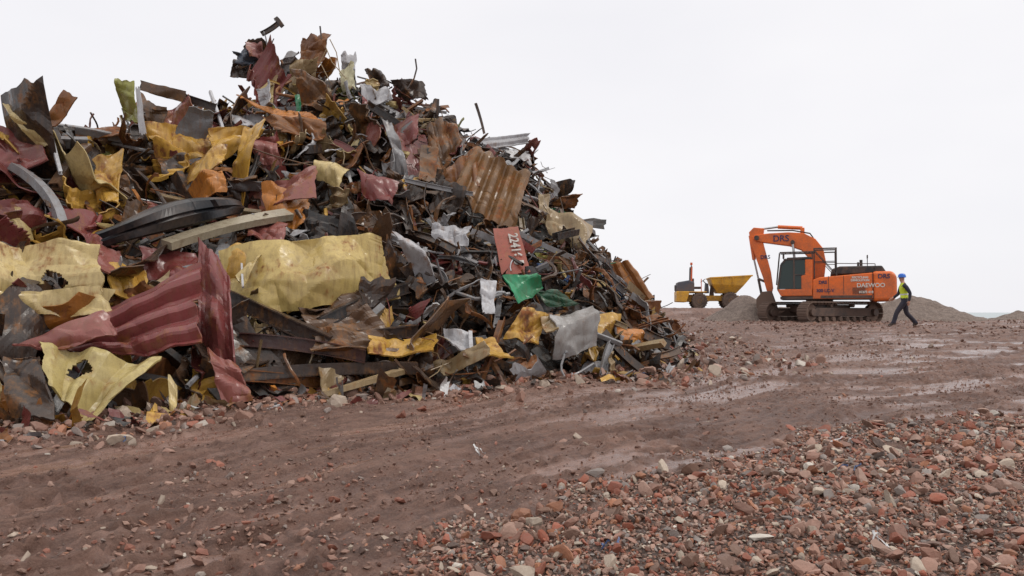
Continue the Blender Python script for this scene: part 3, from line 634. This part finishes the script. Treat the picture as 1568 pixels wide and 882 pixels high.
for y in (.5,1.5):
    strut("guard_bar",(.2,y,3.3),(1.75,y,3.3),.06,BLK,ex)
    for xx in (.3,1.6): strut("guard_bar",(xx,y,3.0),(xx,y,3.3),.05,BLK,ex)
for i in range(8): strut("guard_bar",(.2+i*.22,.5,3.31),(.2+i*.22,1.5,3.31),.035,BLK,ex)
for i in range(6): strut("guard_bar",(1.93,.55+i*.17,1.8),(1.78,.55+i*.17,3.3),.025,BLK,ex)
for y in (-1.35,.35,1.4):
    for xx in (-.75,.22): strut("guard_bar",(xx,y,2.1),(xx,y,3.45),.055,BLK,ex)
    strut("guard_bar",(-.78,y,3.45),(.25,y,3.45),.06,BLK,ex); strut("guard_bar",(-.75,y,2.25),(.22,y,3.4),.035,BLK,ex); strut("guard_bar",(-.75,y,2.85),(.22,y,2.85),.035,BLK,ex)
for xx in (-.75,.22): strut("guard_bar",(xx,-1.35,3.45),(xx,1.4,3.45),.05,BLK,ex)
bo=[(.25,1.55),(-.2,1.9),(-.32,2.9),(-.2,3.55),(.15,4.02),(.7,4.32),(1.4,4.38),(2.3,4.36),(2.98,4.3),(3.05,4.1),(2.9,3.98),(2.2,3.86),(1.35,3.72),(.8,3.5),(.5,3.15),(.42,2.7),(.5,1.9)]
prism("boom",bo,-.55,.0,ORG,ex,.03)
st=[(2.55,4.62),(3.05,4.68),(3.28,4.45),(3.2,3.9),(2.62,2.2),(2.45,1.55),(2.2,1.5),(2.15,1.7),(2.25,2.5),(2.62,4.0)]
prism("stick",st,-.47,-.08,ORG,ex,.03)
for y in (-.66,.12):
    cyl("boom_cylinder",(.95,y,1.5),(1.1,y,2.7),.1,BLK,ex); cyl("boom_rod",(1.1,y,2.7),(1.2,y,3.85),.055,STL,ex)
cyl("pivot_pin",(1.2,-.75,3.88),(1.2,.2,3.88),.1,BLK,ex); cyl("pivot_pin",(2.9,-.65,4.15),(2.9,.1,4.15),.12,BLK,ex)
cyl("stick_cylinder",(.75,-.27,4.58),(1.9,-.27,4.68),.09,ORG,ex); cyl("stick_rod",(1.9,-.27,4.68),(2.7,-.27,4.6),.05,STL,ex); box("cylinder_lug",(.75,-.27,4.42),(.2,.3,.35),ORG,ex,.03)
cyl("bucket_cylinder",(3.22,-.27,4.3),(3.05,-.27,3.1),.09,ORG,ex); cyl("bucket_rod",(3.05,-.27,3.1),(2.85,-.27,2.15),.045,STL,ex)
strut("bucket_link",(2.85,-.27,2.15),(2.5,-.27,2.0),.12,BLK,ex); strut("bucket_link",(2.85,-.27,2.15),(2.7,-.27,1.35),.12,BLK,ex)
bk0=[(2.2,1.55),(2.75,1.5),(3.1,1.1),(3.1,.6),(2.75,.22),(2.1,.12),(1.6,.3),(1.66,.4),(2.15,.28),(2.65,.36),(2.92,.65),(2.92,1.05),(2.65,1.36),(2.2,1.4)]
sc_=lambda L_:[(2.3+(x-2.3)*.78,1.55+(z-1.55)*.85) for x,z in L_]
prism("bucket",sc_(bk0),-.85,.3,TRK,ex,.01)
sidep=[(2.2,1.5),(2.7,1.45),(3.02,1.08),(3.02,.62),(2.72,.28),(2.1,.2),(1.75,.3)]
for y in (-.86,.27): prism("bucket_side",sc_(sidep),y,y+.04,TRK,ex,0)
for i in range(5): prism("bucket_tooth",sc_([(1.66,.26),(1.66,.4),(1.36,.42)]),-.82+i*.26,-.74+i*.26,TRK,ex,0)
for i in range(3):
    hp=[(.0,-.05-i*.09,3.7),(.4,-.05-i*.09,4.3),(1.2,-.05-i*.09,4.47),(2.4,-.05-i*.09,4.5)]
    for j in range(3): cyl("hydraulic_hose",hp[j],hp[j+1],.025,BLK,ex,8)
def TM(x,y,z,sl=0): 
    M=Matrix(((-1,0,0,x),(0,0,1,y),(0,1,0,z),(0,0,0,1))); return M@Matrix.Rotation(sl,4,'Z')
NAV=paint("navy_lettering",(.02,.025,.10),.5,.1); PALE=paint("pale_lettering",(.75,.72,.65),.5,.1)
text("DRS",.42,TM(1.75,.02,4.08),NAV,ex); text("DAEWOO",.26,TM(-2.2,1.5,1.72),PALE,ex); text("DRS",.28,TM(-2.75,1.5,2.12),NAV,ex)
text("DRS",.2,TM(-.15,1.49,1.88),NAV,ex); text("300 LC-V",.2,TM(-.25,1.49,1.5),NAV,ex); text("RECYCLING\nDEMOLITION",.13,TM(-1.75,1.49,2.02),PALE,ex); text("01273 418",.14,TM(-2.0,1.5,1.42),PALE,ex)
text("DRS",.26,TM(2.5,-.06,3.2),NAV,ex)
# ------------------------------------------------------------ dumper
YEL=paint("yellow_paint",(.78,.40,.02),.4,.35); RUB=paint("rubber_tyre",(.025,.023,.022),.8,.6,(.13,.09,.07)); GRY=paint("grey_engine_cover",(.06,.08,.11),.5,.4); RED=paint("orange_beacon",(.7,.12,.03),.3,.1)
DX=survey(1084,471,51)
du=empty("dumper_truck",(DX[0],DX[1],gz(DX[0],DX[1])-.02),math.radians(-21+14)); du.scale=(.95,.95,1.0)
def wheel(x,y,r,wd):
    n=28; prof=[(0,.25),(.0,.55),(.04,.62),(.0,.7),(0,.88),(.05,.98),(.12,1),(.88,1),(.95,.98),(1,.88),(1,.7),(.96,.62),(1,.55),(1,.25)]
    V=[];k=len(prof)
    for i in range(n):
        a=2*math.pi*i/n
        for t,q in prof: rr=q*r; V.append((x+rr*math.cos(a),y-wd/2+t*wd,r+rr*math.sin(a)))
    F=[[i*k+j,i*k+j+1,((i+1)%n)*k+j+1,((i+1)%n)*k+j] for i in range(n) for j in range(k-1)]
    part("tyre",V,F,RUB,du,0,False); cyl("wheel_hub",(x,y-wd*.42,r),(x,y+wd*.42,r),r*.55,YEL,du,20,.01); cyl("wheel_hub",(x,y-wd*.5,r),(x,y+wd*.5,r),r*.2,BLK,du,12)
    V=[];F=[]
    for i in range(22):
        a=2*math.pi*i/22; R=np.array([[math.cos(a),0,-math.sin(a)],[0,1,0],[math.sin(a),0,math.cos(a)]])
        q=len(V); V+=list(boxv((r*1.0,0,0),(.06,wd*.95,.06))@R.T+np.array([x,y,r])); F+=[list(f+q) for f in BOXF]
    part("tread_lugs",V,F,RUB,du)
for y in (-.85,.85): wheel(-.65,y,.5,.4); wheel(1.35,y,.52,.42)
prism("rear_chassis",[(-2.0,.45),(.0,.45),(.0,.85),(-1.95,.95)],-.55,.55,YEL,du,.04)
prism("rear_mudguard",[(-2.15,.45),(-1.5,.42),(-1.3,1.02),(-.2,1.02),(-.15,1.1),(-2.15,1.12)],-.98,.98,YEL,du,.05)
prism("engine_cover",[(-2.15,1.12),(-.95,1.05),(-.95,1.7),(-1.3,1.82),(-2.05,1.7)],-.75,.75,GRY,du,.07)
box("headlamp",(-2.17,-.4,.8),(.04,.2,.14),MW,du,.01); box("grille",(-2.17,0,1.35),(.03,.8,.35),BLK,du,.01)
box("seat",(-.7,0,1.35),(.5,.5,.15),BLK,du,.04); box("seat_back",(-.98,0,1.65),(.12,.5,.6),BLK,du,.04)
prism("dash",[(-.2,1.0),(.05,1.0),(.0,1.6),(-.15,1.65)],-.4,.4,GRY,du,.03); cyl("steering_column",(-.1,0,1.6),(-.3,0,1.8),.03,BLK,du,8); cyl("steering_wheel",(-.3,0,1.8),(-.32,0,1.83),.2,BLK,du,18)
for y in (-.55,.55): strut("roll_bar",(-1.15,y,1.1),(-1.1,y,2.65),.10,RED if y<0 else BLK,du)
strut("roll_bar",(-1.1,-.55,2.65),(-1.1,.55,2.65),.10,BLK,du)
cyl("beacon_pole",(-1.1,-.3,2.65),(-1.1,-.3,2.8),.03,BLK,du,8); cyl("beacon",(-1.1,-.3,2.8),(-1.1,-.3,2.96),.08,RED,du,12,.01)
strut("grab_rail",(-.5,-.7,1.0),(-.5,-.7,1.9),.05,RED,du)
prism("front_chassis",[(.0,.5),(2.0,.5),(2.0,.85),(.0,.85)],-.35,.35,YEL,du,.03)
def hopper():
    top=[(.05,-1.05,1.95),(2.75,-1.05,2.08),(2.75,1.05,2.08),(.05,1.05,1.95)]; bot=[(.55,-.7,1.0),(1.75,-.75,.98),(1.75,.75,.98),(.55,.7,1.0)]
    mid=[(.2,-1.0,1.55),(2.2,-1.0,1.45),(2.2,1.0,1.45),(.2,1.0,1.55)]
    V=top+mid+bot; F=[[i,(i+1)%4,4+(i+1)%4,4+i] for i in range(4)]+[[4+i,4+(i+1)%4,8+(i+1)%4,8+i] for i in range(4)]+[[8,9,10,11]]
    o=part("skip",V,F,YEL,du); m_=o.modifiers.new("s",'SOLIDIFY'); m_.thickness=.05
    for i in range(4): strut("skip_rim",top[i],top[(i+1)%4],.08,YEL,du)
    for x in (.8,1.5): strut("skip_rib",(x,-1.02,1.52),(x,-1.09,1.98),.07,YEL,du)
hopper()
prism("skip_ram",[(.1,.8),(.4,.8),(.35,1.6),(.2,1.6)],-.15,.15,BLK,du,.02)
# ------------------------------------------------------------ walking worker
def skinned(name,verts,edges,rad,parent):
    me=bpy.data.meshes.new(name); me.from_pydata(verts,edges,[]); o=bpy.data.objects.new(name,me); scene.collection.objects.link(o)
    md=o.modifiers.new("k",'SKIN'); md.use_smooth_shade=True
    for i,r in enumerate(rad):
        sv=me.skin_vertices[0].data[i]; sv.radius=(r if isinstance(r,tuple) else (r,r)); sv.use_root=(i==0)
    s=o.modifiers.new("s",'SUBSURF'); s.levels=2; s.render_levels=2
    dg=bpy.context.evaluated_depsgraph_get(); dg.update(); m2=bpy.data.meshes.new_from_object(o.evaluated_get(dg)); bpy.data.objects.remove(o)
    o=bpy.data.objects.new(name,m2); scene.collection.objects.link(o); o.parent=parent
    for p_ in m2.polygons: p_.use_smooth=True
    return o
PX,PY=13.55,27.5
wk=empty("walking_worker",(PX,PY,gz(PX,PY)-.005),math.radians(159+14))
V=[];E=[];R=[]
def add(p,r,par=None):
    V.append(p);R.append(r)
    if par is not None: E.append((par,len(V)-1))
    return len(V)-1
pel=add((0,0,.95),(.155,.13)); wa=add((.01,0,1.1),(.15,.12),pel); ch=add((.03,0,1.3),(.18,.14),wa); sh=add((.03,0,1.45),(.145,.11),ch); nk=add((.05,0,1.55),.055,sh); hh1=add((.075,0,1.62),(.075,.085),nk); hh2=add((.075,0,1.70),(.082,.095),hh1); hh3=add((.07,0,1.76),(.065,.075),hh2)
def leg(s,hip,knee,ank,toe,heel):
    a=add(hip,(.105,.105),pel); b_=add(tuple((np.array(hip)+np.array(knee))/2),.1,a); k=add(knee,.082,b_); c_=add(tuple((np.array(knee)*.6+np.array(ank)*.4)),.08,k); d_=add(ank,.066,c_); add(toe,(.045,.04),d_); add(heel,(.04,.04),d_)
leg(1,(.03,.10,.88),(.30,.11,.50),(.42,.11,.10),(.60,.12,.055),(.36,.11,.045))
leg(-1,(-.03,-.10,.88),(-.10,-.11,.48),(-.42,-.11,.14),(-.30,-.12,.045),(-.48,-.11,.11))
def arm(s,el,wr):
    a=add((.03,s*.19,1.42),.075,sh); e0=add(tuple((np.array([.03,s*.22,1.42])+np.array(el))/2),.068,a); e_=add(el,.058,e0); w_=add(wr,.042,e_)
    d_=np.array(wr)-np.array(el); d_/=np.linalg.norm(d_); q=np.array(wr)+d_*.07; pm=add(tuple(q),(.032,.022),w_)
    fwd=np.array([.8,0,.3]); fwd-=d_*(fwd@d_); fwd/=np.linalg.norm(fwd)
    for i,l_ in enumerate((.07,.08,.075,.06)):
        p1=q+d_*.03+fwd*(i-1.5)*-.019; a1=add(tuple(p1),.009,pm); a2=add(tuple(p1+d_*l_*.55+np.array([0,-s*.012,0])),.0085,a1); add(tuple(p1+d_*l_*.95+np.array([0,-s*.035,0])),.007,a2)
    t1=add(tuple(q-d_*.03+fwd*.04),.011,pm); add(tuple(q+d_*.02+fwd*.065),.009,t1)
arm(1,(-.10,.27,1.15),(-.06,.27,.90)); arm(-1,(.10,-.26,1.15),(.30,-.24,1.0))
body=skinned("body",V,E,R,wk)
NVY=paint("navy_workwear",(.012,.016,.035),.8,.1); HV=paint("hivis_vest",(.62,.75,.03),.6,.1); SKN=paint("skin",(.5,.26,.18),.5,0); BOOT=paint("boots",(.02,.017,.015),.6,.3); REF=paint("reflective_band",(.6,.6,.6),.3,.1); HLM=paint("blue_helmet",(.01,.14,.62),.3,.05)
for m_ in (NVY,HV,SKN,BOOT,REF): body.data.materials.append(m_)
for p_ in body.data.polygons:
    c_=p_.center; i=0
    if c_.z<.13: i=3
    elif c_.z>1.52: i=2
    elif 1.0<c_.z<1.53 and abs(c_.y)<.185-.04*(c_.z>1.4): i=4 if 1.1<c_.z<1.15 else 1
    elif .98>c_.z>.7 and c_.y>.2: i=2 if c_.z<.895 else 0
    elif c_.y<-.19 and c_.x>.29: i=2
    p_.material_index=i
bpy.context.view_layer.update()
hf=skinned("nose",[(.15,0,1.69),(.175,0,1.665)],[(0,1)],[.012,.015],wk); hf.data.materials.append(SKN)
for y in (.078,-.078): part("ear",boxv((.07,y,1.685),(.03,.015,.055)),BOXF,SKN,wk,.006)
for y in (.03,-.03): cyl("eye",(.150,y,1.70),(.157,y,1.70),.009,BOOT,wk,10)
box("mouth",(.152,0,1.625),(.01,.045,.008),paint("lips",(.3,.1,.08),.5,0),wk,.002)
V=[];n=24
for j,(r_,z_) in enumerate(((.125,1.715),(.118,1.73),(.115,1.77),(.1,1.815),(.065,1.845),(.0005,1.855))):
    for i in range(n):
        a=2*math.pi*i/n; k=1.25 if j==0 and math.cos(a)>.2 else 1.1
        V.append((.07+r_*k*math.cos(a),r_*.95*math.sin(a),z_))
o=part("hard_hat",V,[[j*n+i,j*n+(i+1)%n,(j+1)*n+(i+1)%n,(j+1)*n+i] for j in range(5) for i in range(n)],HLM,wk,0,True); o.modifiers.new("s",'SOLIDIFY').thickness=.004
# ------------------------------------------------------------ small litter
lit=Acc()
for k in range(320):
    while True:
        x=rng.uniform(-7.5,6);y=rng.uniform(7,23); h=h1(x,y)-float(ground_base(np.array([x]),np.array([y]))[0])
        if -.8<h<.05: break
    s=1.5 if x<-1 and rng.random()<.4 else 1
    P,F=sheet(rng.uniform(.08,.35)*s,rng.uniform(.05,.15)*s,.5); B=rotrand(np.array([0,0,1.]),.35); lit.add(P@B.T+np.array([x,y,gz(x,y)+.03]),F,pick(x+2))
for (x,y,c_) in ((.55,4.9,'blue'),(2.9,6.9,'blue'),(-3.9,8.0,'blue'),(3.3,8.0,'white'),(-.3,7.6,'white'),(2.2,4.9,'white'),(-2.9,9.6,'white')):
    for q in range(3):
        P,F=ribbon(rng.uniform(.08,.2),.015); lit.add(P@rotrand(np.array([0,0,1.]),.1).T+np.array([x+rng.normal()*.07,y,gz(x,y)+.05]),F,np.array([*PAL[c_][:3],-.4]))
lit.obj("scattered_debris",MSCRAP)
scene.view_settings.view_transform='Standard'; scene.view_settings.look='None'; scene.view_settings.exposure=0
